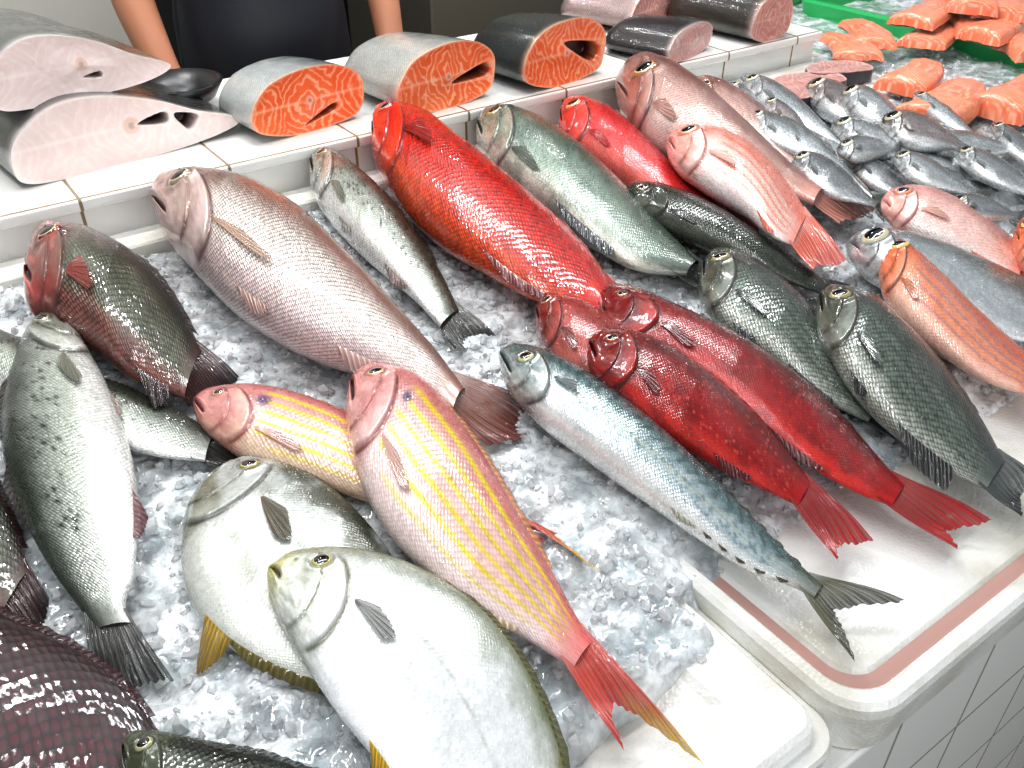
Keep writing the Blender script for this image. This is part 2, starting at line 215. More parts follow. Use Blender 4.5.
SPEC={
'snapper':dict(back=(142,108,92),flank=(212,200,192),belly=(234,210,208),head=(168,130,118),ha=.6,snout=(150,100,92),size=.0048,edge=.65,metal=.25,rough=.3,tr=.46,eye=(.115,.42,.045,(150,130,110)),fin=(130,92,70),tailc=(140,92,80),taile=(114,58,50),gc=(110,60,55),fins=[(.3,.82,.07,1,'spiny',(120,85,75)),(.66,.82,.12,-1,'tri',(190,150,140)),(.33,.45,.1,-1,'tri',(200,160,150))],pec=[(.25,-.1,.22,.22,-.05,(180,122,62))],mu=.08),
'tilapia':dict(back=(48,50,40),flank=(88,92,72),belly=(140,84,74),head=(164,78,72),ha=.8,snout=(204,120,114),size=.006,edge=.75,metal=.05,rough=.28,tr=.5,eye=(.13,.5,.05,(130,50,36)),fin=(110,24,26),tailc=(66,28,28),taile=(38,18,20),mott=(.4,40,(46,44,38)),fins=[(.25,.93,.17,1,'spiny',(50,20,22)),(.68,.9,.16,-1,'tri',(50,24,24))],pec=[(.27,-.2,.16,.5,.1,(170,26,24))]),
'bass':dict(back=(58,66,54),flank=(166,172,162),belly=(240,240,236),head=(120,122,106),ha=.5,size=.0034,edge=.45,metal=.3,rough=.25,tr=.6,eye=(.11,.42,.055,(130,124,90)),fin=(60,56,46),tailc=(54,52,46),taile=(30,30,30),spots=[(70,.0026,.25,.85,.0,.8,(16,17,15))],fins=[(.35,.6,.12,1,'spiny',(54,52,44)),(.66,.82,.12,1,'tri',(46,44,38)),(.66,.8,.14,-1,'tri',(105,70,60)),(.35,.44,.14,-1,'tri',(120,110,96))],pec=[(.27,-.2,.11,.45,-.05,(100,86,60))],mu=.1,bk0=.1,bk1=.85),
'redgrouper':dict(back=(200,18,8),flank=(226,40,12),belly=(240,92,44),head=(202,30,12),size=.0062,edge=.65,metal=.0,rough=.25,tr=.5,eye=(.12,.45,.035,(170,50,26)),fin=(120,18,14),tailc=(170,22,14),wave=(110,(130,8,4),.35,-1.2,16),mott=(.25,50,(150,10,4)),gc=(120,8,4),fins=[(.25,.9,.05,1,'soft',(150,14,10)),(.65,.88,.08,-1,'tri',None)],pec=[(.24,.15,.16,.4,.2,(80,10,10))]),
'greygreen':dict(back=(78,92,78),flank=(132,148,134),belly=(206,202,190),size=.0042,edge=.35,metal=.25,rough=.25,tr=.5,eye=(.1,.45,.05,(150,140,90)),fin=(54,60,56),tailc=(70,75,70),mott=(.5,30,(78,96,86)),fins=[(.5,.8,.08,-1,'soft',(44,50,58)),(.3,.85,.05,1,'soft',(60,68,62))]),
'crimson':dict(back=(176,22,32),flank=(204,46,46),belly=(226,110,100),head=(204,58,48),size=.0042,edge=.4,metal=.0,rough=.25,tr=.5,eye=(.12,.4,.06,(210,140,100)),fin=(170,44,38),tailc=(170,38,34),fins=[(.3,.85,.06,1,'spiny',None)]),
'dark':dict(back=(22,28,22),flank=(42,50,40),belly=(90,94,82),size=.0036,edge=.5,metal=.1,rough=.22,tr=.6,eye=(.09,.35,.07,(100,90,56)),fin=(28,30,26),tailc=(28,30,26),fins=[(.4,.8,.06,1,'soft',None)]),
'palepink':dict(back=(226,132,112),flank=(240,202,192),belly=(248,234,230),head=(228,138,122),ha=.6,size=.0044,edge=.28,metal=.08,rough=.25,tr=.45,eye=(.12,.45,.06,(215,130,100)),fin=(230,118,88),tailc=(222,104,80),taile=(198,84,68),stripes=[(w,.045,(230,112,64),.3,.95,.8) for w in(.6,.35,.1,-.15,-.4)],gc=(180,60,50),fins=[(.3,.85,.08,1,'spiny',(226,140,120)),(.65,.82,.1,-1,'tri',None)],pec=[(.27,-.1,.2,.3,.1,(228,165,145))]),
'brownpink':dict(back=(136,86,76),flank=(192,156,146),belly=(222,200,192),head=(160,104,92),size=.0044,edge=.45,metal=.15,rough=.28,tr=.45,eye=(.16,.35,.055,(160,110,70)),fin=(182,122,106),tailc=(198,134,118),fins=[(.3,.85,.06,1,'spiny',None)]),
'bream':dict(back=(50,58,52),flank=(108,120,110),belly=(172,176,166),head=(82,82,68),ha=.7,size=.005,edge=.7,metal=.25,rough=.25,tr=.45,eye=(.12,.45,.055,(150,140,100)),fin=(34,38,38),tailc=(60,68,68),taile=(32,36,40),stripes=[(w,.05,(54,62,54),.3,.95,.45) for w in(.7,.45,.2,-.05,-.3)],fins=[(.28,.85,.08,1,'spiny',None),(.6,.85,.14,-1,'soft',(26,28,30)),(.3,.42,.12,-1,'tri',(26,28,30))],pec=[(.27,-.15,.18,.3,.0,(74,78,68))]),
'orange':dict(back=(196,84,48),flank=(224,146,112),belly=(238,192,174),head=(228,118,62),size=.0038,edge=.22,metal=.08,rough=.25,tr=.5,eye=(.13,.5,.065,(230,190,100)),fin=(196,104,66),tailc=(190,88,60),stripes=[(w,.05,(144,118,138),.3,1,.65) for w in(.6,.3,0,-.3)],fins=[(.3,.85,.06,1,'spiny',None)]),
'silver':dict(back=(84,92,92),flank=(176,182,184),belly=(226,228,228),size=.0032,edge=.15,metal=.4,rough=.22,tr=.5,eye=(.12,.35,.08,(190,185,160)),fin=(104,106,100),tailc=(96,98,94),fins=[(.4,.7,.08,1,'tri',None)],pec=[(.27,-.1,.12,.35,0,None)]),
'mackerel':dict(back=(92,118,118),flank=(186,198,200),belly=(244,245,242),head=(102,112,102),ha=.5,size=.0028,edge=.12,metal=.35,rough=.2,tr=.72,eye=(.105,.35,.07,(186,186,140)),g=.22,fin=(60,64,54),tailc=(86,86,52),taile=(46,46,28),wave=(175,(44,66,72),.55,.2,7),bk0=.0,bk1=.75,spots=[(220,.0016,.25,.9,-.35,.35,(124,148,156))],stripes=[(.12,.05,(196,192,140),.25,.95,.35)],fins=[(.42,.5,.1,1,'tri',(50,54,48)),(.62,.7,.08,1,'tri',(70,74,60)),(.64,.72,.08,-1,'tri',(180,180,160))]+[(.74+.045*i,.765+.045*i,.045,sd,'tri',(80,82,60)) for i in range(5) for sd in(1,-1)],pec=[(.225,.2,.09,.35,.1,(14,18,20))],mu=.09),
'redsmall':dict(back=(92,6,8),flank=(150,12,14),belly=(206,46,36),head=(122,18,14),size=.0028,edge=.35,metal=.0,rough=.25,tr=.6,eye=(.1,.45,.05,(170,60,34)),fin=(96,10,12),tailc=(156,8,12),taile=(184,12,16),spots=[(150,.0012,.2,.95,-.5,.8,(210,84,74))],mott=(.4,60,(82,6,8)),gc=(60,4,4),fins=[(.3,.85,.07,1,'soft',(74,6,10)),(.65,.82,.12,-1,'tri',(96,8,12))],pec=[(.26,-.15,.12,.45,-.1,(76,12,12))]),
'threadfin':dict(back=(198,118,114),flank=(222,184,182),belly=(240,218,214),head=(202,134,126),ha=.7,snout=(196,108,100),size=.0042,edge=.2,metal=.12,rough=.25,tr=.55,eye=(.1,.5,.045,(200,136,96)),fin=(214,136,104),tailc=(222,92,78),taile=(206,58,48),tip=(234,192,50),stripes=[(w,.05,(226,204,24),.24,.98,1.) for w in(.68,.42,.16,-.10,-.36)]+[(-.62,.04,(226,204,60),.3,.9,.7)],spots=[(1,.008,.27,.27,.45,.45,(60,50,100))],gc=(160,60,50),fins=[(.3,.85,.05,1,'soft',(224,156,106)),(.65,.85,.08,-1,'tri',(232,208,174))],pec=[(.27,-.25,.18,.3,-.1,(228,180,160))],mu=.085),
'pompano':dict(back=(112,118,84),flank=(222,225,224),belly=(248,249,249),head=(182,186,156),ha=.4,snout=(200,192,84),size=.0026,edge=.06,metal=.2,rough=.24,tr=.36,eye=(.14,.56,.045,(166,160,80)),g=.27,fin=(120,108,46),tailc=(150,140,50),bk0=.5,bk1=1.02,mott=(.2,18,(180,186,186)),gc=(110,106,70),fins=[(.45,.95,.05,1,'soft',(100,100,52)),(.5,.6,.21,-1,'tri',(212,170,10)),(.6,.95,.04,-1,'soft',(200,170,30))],pec=[(.29,.15,.15,.3,-.05,(66,58,36))],mu=.06,mw=.2,bump=.25),
'pompano_dark':dict(back=(60,64,50),flank=(130,134,122),belly=(200,202,194),head=(112,110,86),size=.0026,edge=.06,metal=.2,rough=.24,tr=.36,eye=(.12,.48,.045,(140,130,70)),fin=(100,90,42),tailc=(110,100,42),mott=(.7,25,(192,196,194)),fins=[(.5,.62,.26,-1,'tri',(182,146,20)),(.6,.95,.05,-1,'soft',(120,108,42))],pec=[(.3,.25,.2,.3,.0,(100,80,40))],bump=.25,mu=.06),
'maroon':dict(back=(48,16,22),flank=(80,28,36),belly=(100,50,54),size=.007,edge=.85,metal=.0,rough=.4,tr=.45,eye=(.1,.4,.05,(150,60,40)),fin=(50,8,18),tailc=(40,8,14),fins=[(.2,.95,.14,1,'spiny',(56,8,24))],bump=.35),
}
# name, species, traced (dorsal,ventral) outline stations in image pixels, height at head / tail, tail-fin edge in pixels, overrides
FISH=[
('red_snapper','snapper',[(150,192,151,207),(163,180,160,232),(197,176,184,265),(242,182,219,306),(296,208,268,340),(346,252,322,364),(396,305,378,380),(436,350,425,397),(466,390,452,414)],.012,.0,[(535,404),(522,418),(528,440),(488,452)],{}),
('tilapia','tilapia',[(30,250,22,285),(42,233,24,303),(70,229,48,325),(108,240,90,352),(150,268,125,376),(182,312,160,390),(203,352,185,398)],.01,.0,[(240,378),(222,392),(205,408),(190,412)],{}),
('spotted_sea_bass','bass',[(314,154,309,166),(330,152,310,190),(355,168,325,218),(388,196,352,247),(418,235,385,275),(444,278,418,303),(460,312,440,328)],.006,0,[(498,338),(485,346),(468,350),(455,356)],{}),
('coral_grouper','redgrouper',[(376,118,371,130),(388,113,371,158),(420,116,388,195),(470,148,425,238),(525,190,480,272),(572,232,535,300),(602,268,578,313),(614,292,598,318)],.012,.006,[(650,318),(640,330),(620,340)],{}),
('grey_tilefish','greygreen',[(480,115,474,130),(498,110,476,150),(535,120,500,182),(585,150,545,218),(635,195,595,250),(675,238,645,272),(700,262,685,276)],.006,0,[(725,280),(715,285),(700,295)],{}),
('crimson_snapper','crimson',[(563,104,558,116),(578,100,558,138),(608,112,585,160),(650,145,625,185),(695,185,670,210),(730,212,712,228)],.01,0,[(760,230),(740,240)],{}),
('dark_trout','dark',[(626,184,622,194),(646,184,632,208),(690,197,672,232),(742,224,724,255),(795,258,780,280),(830,284,820,294)],.026,.01,[(855,290),(840,305)],{}),
('pink_sea_bream','palepink',[(670,136,664,146),(688,131,672,165),(722,134,705,190),(758,152,742,215),(788,182,772,238),(808,214,792,246)],.045,.03,[(848,262),(825,262),(812,275)],{}),
('brown_sea_bream','brownpink',[(618,72,612,94),(632,62,620,112),(660,68,640,138),(700,95,678,158),(745,130,722,175),(790,165,772,190),(825,190,812,205)],.01,.02,[(880,208),(860,215),(838,228)],{}),
('brown_sea_bream','brownpink',[(676,86,672,96),(700,80,690,112),(740,95,728,135),(785,125,772,160),(820,150,810,175)],.02,.02,[(870,190),(850,200)],{}),
('grey_sea_bream','bream',[(708,254,700,268),(724,250,698,296),(758,262,722,332),(798,292,765,362),(832,330,802,388),(862,375,838,408),(885,405,868,422)],.004,0,[(910,430),(895,445)],{}),
('green_sea_bream','bream',[(822,290,815,302),(838,287,815,332),(872,296,835,372),(915,332,872,418),(952,376,915,452),(985,425,960,478),(1005,462,986,490)],.022,.004,[(1034,478),(1022,495),(1020,522)],{}),
('orange_goatfish','orange',[(884,241,877,254),(900,238,878,282),(930,262,898,322),(970,302,940,356),(1012,340,990,384),(1050,370,1040,400)],.02,.01,[(1090,400),(1070,420)],{}),
('pale_sea_bream','palepink',[(882,196,880,206),(905,189,892,224),(945,196,930,246),(990,220,975,264),(1030,250,1018,278)],.03,.01,[(1060,270),(1050,290)],dict(back=(206,140,128),stripes=[])),
('silver_bream','silver',[(846,238,846,250),(870,234,862,270),(915,240,905,296),(970,254,955,322),(1020,276,1008,340),(1060,300,1050,345)],.01,.01,[(1090,320),(1080,350)],{}),
('orange_goatfish','orange',[(1016,224,1012,240),(1030,220,1020,262),(1060,230,1045,285),(1100,260,1090,300)],.02,.01,[(1120,280),(1110,300)],{}),
('mackerel','mackerel',[(502,348,497,358),(522,346,503,384),(558,357,530,418),(612,390,580,457),(668,434,635,496),(724,487,695,537),(775,540,752,572),(808,572,795,588),(824,586,814,598)],.008,.0,[(908,602),(865,600),(835,606),(842,630),(855,670)],{}),
('red_grouper','redsmall',[(538,303,534,316),(555,299,538,345),(590,306,562,378),(630,335,602,400),(670,370,645,418),(700,400,685,430)],.0,.0,[(730,430),(715,445)],dict(back=(150,40,32),flank=(180,70,58),belly=(206,116,104))),
('red_grouper','redsmall',[(598,288,592,300),(625,286,600,330),(690,312,655,362),(750,342,715,400),(806,382,778,446),(855,430,832,480),(890,470,874,500),(905,486,892,506)],.012,.002,[(994,522),(960,524),(945,530),(958,556)],{}),
('red_grouper','redsmall',[(592,336,585,348),(614,331,588,372),(655,340,625,408),(702,368,668,440),(748,408,718,468),(788,452,765,490),(812,482,798,506)],.03,.006,[(874,542),(848,540),(836,548),(838,568)],{}),
('threadfin_bream','threadfin',[(196,396,191,405),(215,389,197,424),(255,386,228,452),(310,398,282,476),(360,420,335,492),(410,450,390,508),(450,478,435,515),(490,500,480,518)],.0,.0,[(602,575),(560,530),(530,527),(545,548)],dict(belly=(230,202,176))),
('threadfin_bream','threadfin',[(356,373,347,388),(376,367,345,418),(410,374,352,462),(450,410,380,522),(488,462,420,568),(522,520,468,608),(556,578,524,638),(582,625,560,660),(594,642,574,668)],.012,.0,[(706,768),(640,712),(615,700),(612,722),(626,760)],{}),
('pompano','pompano_dark',[(240,461,226,464),(262,459,196,494),(302,468,182,545),(345,500,192,605),(385,545,230,648),(415,600,300,680),(440,650,380,700)],.0,.0,[],{}),
('pompano','pompano',[(272,562,265,577),(300,551,272,608),(350,549,300,658),(415,566,338,715),(478,605,375,760),(528,668,410,810),(560,745,455,855),(575,815,520,870)],.024,.01,[(620,900),(560,940)],{}),
('sea_bass','bass',[(50,315,62,313),(30,330,84,342),(8,385,112,395),(2,445,134,465),(22,515,138,530),(55,575,133,578),(82,612,126,608),(95,632,133,624)],.012,.0,[(92,672),(115,690),(140,688),(176,686)],dict(spots=[(40,.0028,.25,.8,.0,.6,(24,25,22))],fins=[(.3,.55,.1,1,'spiny',(60,50,40)),(.62,.78,.14,1,'tri',(60,50,48)),(.64,.78,.12,-1,'tri',(110,34,38)),(.33,.42,.1,-1,'tri',(150,130,120))],eye=(.1,.42,.05,(120,120,100)))),
('spotted_sea_bass','bass',[(-70,318,-80,330),(-40,318,-55,365),(10,335,-10,400),(70,365,45,425),(130,390,110,445),(180,412,165,458),(215,432,205,462)],.0,.0,[(245,452),(238,462),(225,472)],{}),
('dark_snapper','tilapia',[(-90,420,-110,440),(-60,420,-100,500),(-20,455,-70,570),(12,520,-40,610),(30,570,0,620)],.0,.0,[(50,600),(40,630),(15,640)],{}),
('maroon_snapper','maroon',[(-170,590,-190,640),(-130,575,-200,720),(-60,590,-160,830),(20,622,-100,900),(90,655,-20,930),(140,700,60,900),(165,745,120,860)],.0,.0,[(220,800),(200,860)],dict(fins=[(.3,.95,.08,1,'spiny',(60,8,26))])),
('green_grouper','dark',[(126,738,120,752),(145,732,125,790),(200,740,160,860),(270,757,220,900),(340,790,300,900),(400,840,370,900)],.01,.0,[(440,880),(420,920)],dict(head=(90,98,74),flank=(76,82,66),eye=(.12,.5,.05,(160,160,120)))),
]
for i,(nm,sp,pr,z0,z1,tl,ov) in enumerate(FISH):
    C,A,Tm,T,rl=plan(nm,pr,z0,z1,ov.get('tr',SPEC[sp]['tr']),tl); build_fish(nm,sp,C,A,Tm,T,rl,seed=i,**ov)
PILE=[((716,92),(800,152),30),((745,86),(850,152),30),((700,112),(790,172),26),((770,122),(868,188),30),((800,96),(905,158),30),((826,118),(918,182),32),((838,90),(930,148),26),((790,152),(882,212),28),((862,120),(962,184),30),((850,152),(942,206),28),((886,116),(990,164),26),((902,150),(1002,206),28),((932,128),(1032,182),28),((926,172),(1022,214),24),((962,150),(1056,200),28),((740,112),(830,170),26),((870,178),(960,222),24),((985,130),(1080,180),26),((905,92),(1000,140),22),((950,200),(1040,235),24),((815,128),(885,196),26),((912,138),(1010,160),24),((765,100),(840,168),24),((835,140),(900,150),22),((880,160),(985,175),24),((950,118),(1010,170),22)]
PR=[(0,.2),(.1,.62),(.25,.95),(.42,1),(.6,.82),(.8,.42),(1,.16)]
pile=bpy.data.objects.new('silver_fish_pile',None); sc.collection.objects.link(pile)
for i,(h,t,wd) in enumerate(PILE):
    wd*=rng.uniform(.85,1.3)
    h=np.array(h,float)+rng.uniform(-9,9,2); t=np.array(t,float)+rng.uniform(-24,24,2)*(1,.7); d=t-h; nn=np.array([d[1],-d[0]]); nn/=np.linalg.norm(nn)
    if nn[1]>0: nn=-nn
    bend=rng.uniform(-4,4)
    pairs=[(*(h+d*.88*q+nn*(wd*.5*k+bend*q*q*2)),*(h+d*.88*q-nn*(wd*.5*k-bend*q*q*2))) for q,k in PR]
    e=h+d+nn*bend*2; tl=[tuple(e+nn*wd*.42+d*.04),tuple(e-d*.04),tuple(e-nn*wd*.42+d*.04)]
    zz=.012*(i%4)+.002; C,A,Tm,T,rl=plan('x',pairs,zz+.004*rng.rand(),zz,.4,tl)
    dk=1-.3*rng.rand(); pk=np.array((1.06,.96,.94)) if i%6==4 else 1.; ob=build_fish('silver_sardine','silver',C,A,Tm,T,rl,nu=110,nt=50,seed=60+i,back=tuple(np.array((80,88,88))*dk*pk),flank=tuple(np.minimum(np.array((186,192,194))*dk*pk,250))); ob.parent=pile
N=NT('cut_flesh'); nz=N.n('ShaderNodeTexNoise',{'Vector':N.n('ShaderNodeTexCoord').outputs['Object'],'Scale':180.,'Detail':3.}).outputs[0]
FLESH=N.p(Base_Color=N.n('ShaderNodeAttribute',attribute_name='Col').outputs['Color'],Roughness=.28,Coat_Weight=.3,Normal=N.n('ShaderNodeBump',{'Height':nz,'Strength':.3,'Distance':.001}).outputs[0])
def closed(P,n):
    P=np.array(P,float); P=np.vstack([P[-2:],P,P[:3]]); t=np.arange(len(P))-2.; return herm(t,P,np.linspace(0,len(P)-5,n))
SALM=[(.5,.45),(.46,.74),(.26,.96),(-.05,1),(-.34,.86),(-.5,.5),(-.47,.2),(-.2,.02),(.1,0),(.42,.1)]
WHITE=[(.5,.22),(.3,.5),(.12,.78),(-.1,.98),(-.28,.98),(-.45,.7),(-.5,.3),(-.44,.04),(-.1,.0),(.3,.04)]
def chunk(name,O,yw,w,h,L,outl,pal,skin,cav,seed,flat=False,tap=.9,spine=1.,la=.85):
    e1=np.array([math.cos(yw),math.sin(yw),0]); e2=np.array([-math.sin(yw),math.cos(yw),0]); e3=np.array([0,0,1.])
    if flat: e2,e3=-e3,np.array([-math.sin(yw),math.cos(yw),0])
    o=closed(outl,220); ctr=np.array([0,.48]); r=np.linspace(0,1,70)
    pq=ctr+(o-ctr)[None]*r[:,None,None]; p=pq[...,0]; q=pq[...,1]; Rg=r[:,None]*np.ones(220)
    a,b,c=[lin(x) for x in pal]
    X=p*w*100; Y=q*h*100; yy=(q-.5)*2
    f=np.abs(p)*w*75+2.2*np.abs(yy)**1.5*np.sign(.22-np.abs(p))+3.2*(fbm(X*.28,Y*.28,seed)-.5)+.8*(fbm(X*.9,Y*.9,seed+1)-.5); fr=np.abs(f-np.round(f)); line=sst(.22,.04,fr)*(.4+.6*fbm(X*.7,Y*.7,seed+6))
    col=lerp(a,b,(fbm(X*.8,Y*.8,seed+3))[...,None]); col=lerp(col,c,(line*la)[...,None]); col=lerp(col,c,(np.exp(-(yy/.05)**2)*.45*sst(.0,.1,np.abs(p)))[...,None])
    col=lerp(col,c,(sst(.93,1,Rg)*.6)[...,None])
    dep=.003*np.sin(Rg*3)+.004*(fbm(X*.3,Y*.3,seed)-.5)
    sp=np.sqrt(((p-.0)/.035)**2+((q-.5)/(.035*w/h))**2); col=lerp(col,lin((226,190,170)),(sst(1.2,.8,sp)*.7*spine)[...,None]); col=lerp(col,a*.5,(sst(.5,.3,sp)*.6*spine)[...,None])
    for(cx,cy,rx,ry,an) in cav:
        x=(p-cx)*w; y=(q-cy)*h; xr=x*math.cos(an)+y*math.sin(an); yr=-x*math.sin(an)+y*math.cos(an); yr=yr*(1+.6*np.clip(-xr/rx,-1,1)); d=np.sqrt((xr/rx)**2+(yr/ry)**2); k=sst(1.08,.8,d); dep=dep+k*.03; col=lerp(col,lin((44,12,10)),(sst(1.1,.85,d))[...,None])
        col=lerp(col,c,(np.exp(-((d-1.25)/.12)**2)*.5)[...,None])
    O=np.array(O); P=O+p[...,None]*w*e1+q[...,None]*h*e3+dep[...,None]*e2
    B=MB(); B.grid(P,col,None,None,0,flip=True)
    k=np.linspace(0,1,24); rim=P[-1]; cen=O+e3*0
    S=np.array([cen+(rim-cen)*((1-(1-tap)*kk)+.03*math.sin(kk*3))*math.sqrt(max(1-max(0,(kk-.8)/.25)**2,0)) +e2*(kk*L) for kk in k])
    if not flat: S[...,2]=np.maximum(S[...,2],O[2])
    s1,s2=lin(skin[0]),lin(skin[1]); tt=sst(-.15,.35,o[:,0]); sc_=lerp(s1,s2,tt[:,None])[None]*(1+.3*(fbm(k[:,None]*9,o[:,0][None]*14,seed)-.5))[...,None]
    sc_=lerp(sc_,c,sst(.06,0,k)[:,None,None]*.7)
    al=np.r_[0,np.cumsum(np.linalg.norm(np.diff(rim,axis=0),axis=1))]
    B.grid(S,sc_,np.ones(S.shape[:2]),np.stack(np.broadcast_arrays(k[:,None]*L,al[None]),-1),1,flip=True)
    cb=S[-1].mean(0); B.grid(cb+(S[-1]-cb)[None]*np.linspace(1,0,10)[:,None,None],a*.8,None,None,0,flip=True)
    return B.build(name,[FLESH,fishmat(.004,.3,.25,.3,.4)])
ZL=Z0+.08
def bc(x,y,z=ZL): return unp(x,y,z)
SP=[(236,100,48),(246,128,72),(253,208,174)]; WP=[(236,214,210),(244,228,222),(253,244,240)]
chunk('salmon_chunk',bc(314,131),.14,.195,.093,.14,SALM,SP,[(186,190,188),(96,102,102)],[(.1,.22,.03,.004,.3)],1,tap=.85)
chunk('salmon_chunk',bc(450,108),.14,.20,.10,.2,SALM,SP,[(186,186,180),(96,102,102)],[(.25,.42,.04,.008,.1)],2,tap=.8)
chunk('salmon_chunk',bc(566,84),.14,.20,.105,.18,SALM,SP,[(50,54,52),(50,54,52)],[(.2,.5,.045,.012,-.35)],3,tap=.8)
chunk('white_fish_chunk',bc(140,160),.12,.325,.098,.3,WHITE,WP,[(70,72,70),(60,62,60)],[(.1,.5,.022,.006,0),(.24,.42,.016,.009,-.6)],4,la=.45)
o=bc(128,164); o=o+np.array([-.02,.03,.090]); chunk('white_fish_chunk',o,.12,.24,.085,.3,WHITE,WP,[(74,76,74),(66,68,66)],[(.05,.3,.012,.003,0)],5,la=.45)
PP=[(194,128,120),(212,156,146),(230,200,190)]
chunk('tuna_chunk',bc(690,58),.3,.17,.06,.16,SALM,[(204,148,142),(216,172,166),(230,210,204)],[(54,50,50),(84,84,84)],[],6)
chunk('fish_chunk',bc(655,28),.3,.2,.08,.2,SALM,PP,[(160,140,136),(130,110,108)],[],7)
chunk('fish_chunk',bc(770,41),.1,.13,.085,.24,SALM,PP,[(56,52,46),(80,76,68)],[],8)
for (x,y,w,h,s) in [(820,84,.15,.08,20),(850,72,.14,.08,21),(800,98,.13,.07,22),(585,96,.14,.08,23)]:
    chunk('fish_steak',unp(x,y,Z0+.042),-.3,w,h,.025,SALM,[(170,116,110),(196,148,140),(224,192,184)],[(60,60,62),(90,90,92)],[],s,flat=True,tap=1,spine=.5)
fp=bpy.data.objects.new('salmon_fillet_pile',None); sc.collection.objects.link(fp)
def fillet(name,O,yw,l,w,t,seed,bend=.0):
    a=np.linspace(-1,1,100); a=np.sign(a)*np.abs(a)**.5; b=np.linspace(-1,1,60); b=np.sign(b)*np.abs(b)**.5; A_,B_=np.meshgrid(a,b,indexing='ij'); tp=1-.3*(A_*.5+.5)
    hgt=t*(.75+.25*np.cos(B_*1.6))*np.clip(1-np.abs(A_)**30,0,1)**.5*np.clip(1-np.abs(B_)**14,0,1)**.5+bend*(1-A_**2)+.006*(fbm(A_*3,B_*3,seed)-.5)
    x=A_*l/2+.012*B_*math.sin(seed)+.01*(fbm(B_*2,A_,seed+4)-.5); y=B_*w/2*tp+.012*A_**2; f=A_*l*80+np.abs(B_)*3+1.2*fbm(A_*5,B_*5,seed)+hgt*60; fr=np.abs(f-np.round(f)); ln=sst(.2,.04,fr)
    col=lerp(lin((230,112,74)),lin((240,150,114)),fbm(A_*6,B_*6,seed+2)[...,None]); col=lerp(col,lin((251,210,186)),(ln*.6)[...,None])
    c,s_=math.cos(yw),math.sin(yw); V=np.stack([O[0]+x*c-y*s_,O[1]+x*s_+y*c,O[2]+hgt],-1); V2=V.copy(); V2[...,2]=O[2]+bend*(1-A_**2)-.001
    Bm=MB(); Bm.grid(V,col,None,None,0); Bm.grid(V2,lin((150,150,150)),None,None,0,flip=True); o=Bm.build(name,[FLESH]); o.parent=fp; return o
for (x,y,yw,l,w,t,z) in [(918,84,.3,.17,.10,.03,.025),(948,114,.25,.22,.11,.04,.02),(1018,108,.15,.2,.11,.04,.02),(850,50,1.0,.16,.1,.018,.03),(868,38,.9,.18,.09,.022,.035),(935,38,.4,.22,.10,.025,.035),(965,26,.9,.22,.10,.025,.05),(1000,34,.2,.22,.10,.03,.05),(930,18,.3,.22,.10,.025,.07),(1005,10,.5,.22,.11,.03,.08),(968,4,.7,.22,.11,.03,.09),(1018,52,1.2,.14,.1,.03,.03)]:
    fillet('salmon_fillet',unp(x,y,Z0+z),yw,l,w,t,int(x),.004)
def boxo(name,a,b,mat,bev=.004):
    import bmesh
    bm=bmesh.new(); bmesh.ops.create_cube(bm,size=1)
    for v in bm.verts: v.co=Vector([(a[k]+b[k])/2+v.co[k]*(b[k]-a[k]) for k in range(3)])
    if bev: bmesh.ops.bevel(bm,geom=bm.edges[:],offset=bev,segments=3,affect='EDGES',profile=.6)
    me=bpy.data.meshes.new(name); bm.to_mesh(me); bm.free(); me.materials.append(mat); ob=bpy.data.objects.new(name,me); sc.collection.objects.link(ob); return ob
def tile(name,plane,tw,thh,off=(0,0,0),base=(242,242,238),grout=(168,162,150)):
    N=NT(name); tc=N.n('ShaderNodeTexCoord').outputs['Object']; sp=N.n('ShaderNodeSeparateXYZ',{0:tc}).outputs
    v=N.n('ShaderNodeCombineXYZ',{0:N.m('ADD',sp[0],off[0]),1:N.m('ADD',sp[plane],off[1])}).outputs[0]
    br=N.n('ShaderNodeTexBrick',{'Vector':v,'Color1':rgba(base),'Color2':rgba(tuple(x-6 for x in base)),'Mortar':rgba(grout),'Scale':1.,'Mortar Size':.0025,'Mortar Smooth':.3,'Brick Width':tw,'Row Height':thh},offset=0.)
    N.p(Base_Color=br.outputs[0],Roughness=.12,Coat_Weight=.3,Normal=N.n('ShaderNodeBump',{'Height':br.outputs[1],'Strength':.4,'Distance':.0015},invert=True).outputs[0]); return N.mat
TF=tile('tile_front',2,.13,.13,(.03,.01,0)); TL=tile('tile_ledge',2,.2,.2,(.02,.03,0),grout=(150,120,80)); TT=tile('tile_top',1,.2,.2,(.02,-.01,0),grout=(140,124,100))
N=NT('white_foam'); tc=N.n('ShaderNodeTexCoord').outputs['Object']; vo=N.n('ShaderNodeTexVoronoi',{'Vector':tc,'Scale':320.}).outputs[0]; nz=N.n('ShaderNodeTexNoise',{'Vector':tc,'Scale':14.,'Detail':5.}).outputs[0]
cr=N.n('ShaderNodeValToRGB',{0:nz}); cr.color_ramp.elements[0].color=rgba((196,190,174)); cr.color_ramp.elements[1].color=rgba((238,238,234)); cr.color_ramp.elements[0].position=.25; cr.color_ramp.elements[1].position=.6
FOAM=N.p(Base_Color=cr.outputs[0],Roughness=.25,Coat_Weight=.3,Normal=N.n('ShaderNodeBump',{'Height':N.m('ADD',vo,N.m('MULTIPLY',nz,2.)),'Strength':.35,'Distance':.0012}).outputs[0])
N=NT('pink_meltwater'); WATER=N.p(Base_Color=rgba((196,156,146)),Roughness=.05,Coat_Weight=1.,Coat_Roughness=.02)
def simple(name,c,r=.4,**k): return NT(name).p(Base_Color=rgba(c),Roughness=r,**k)
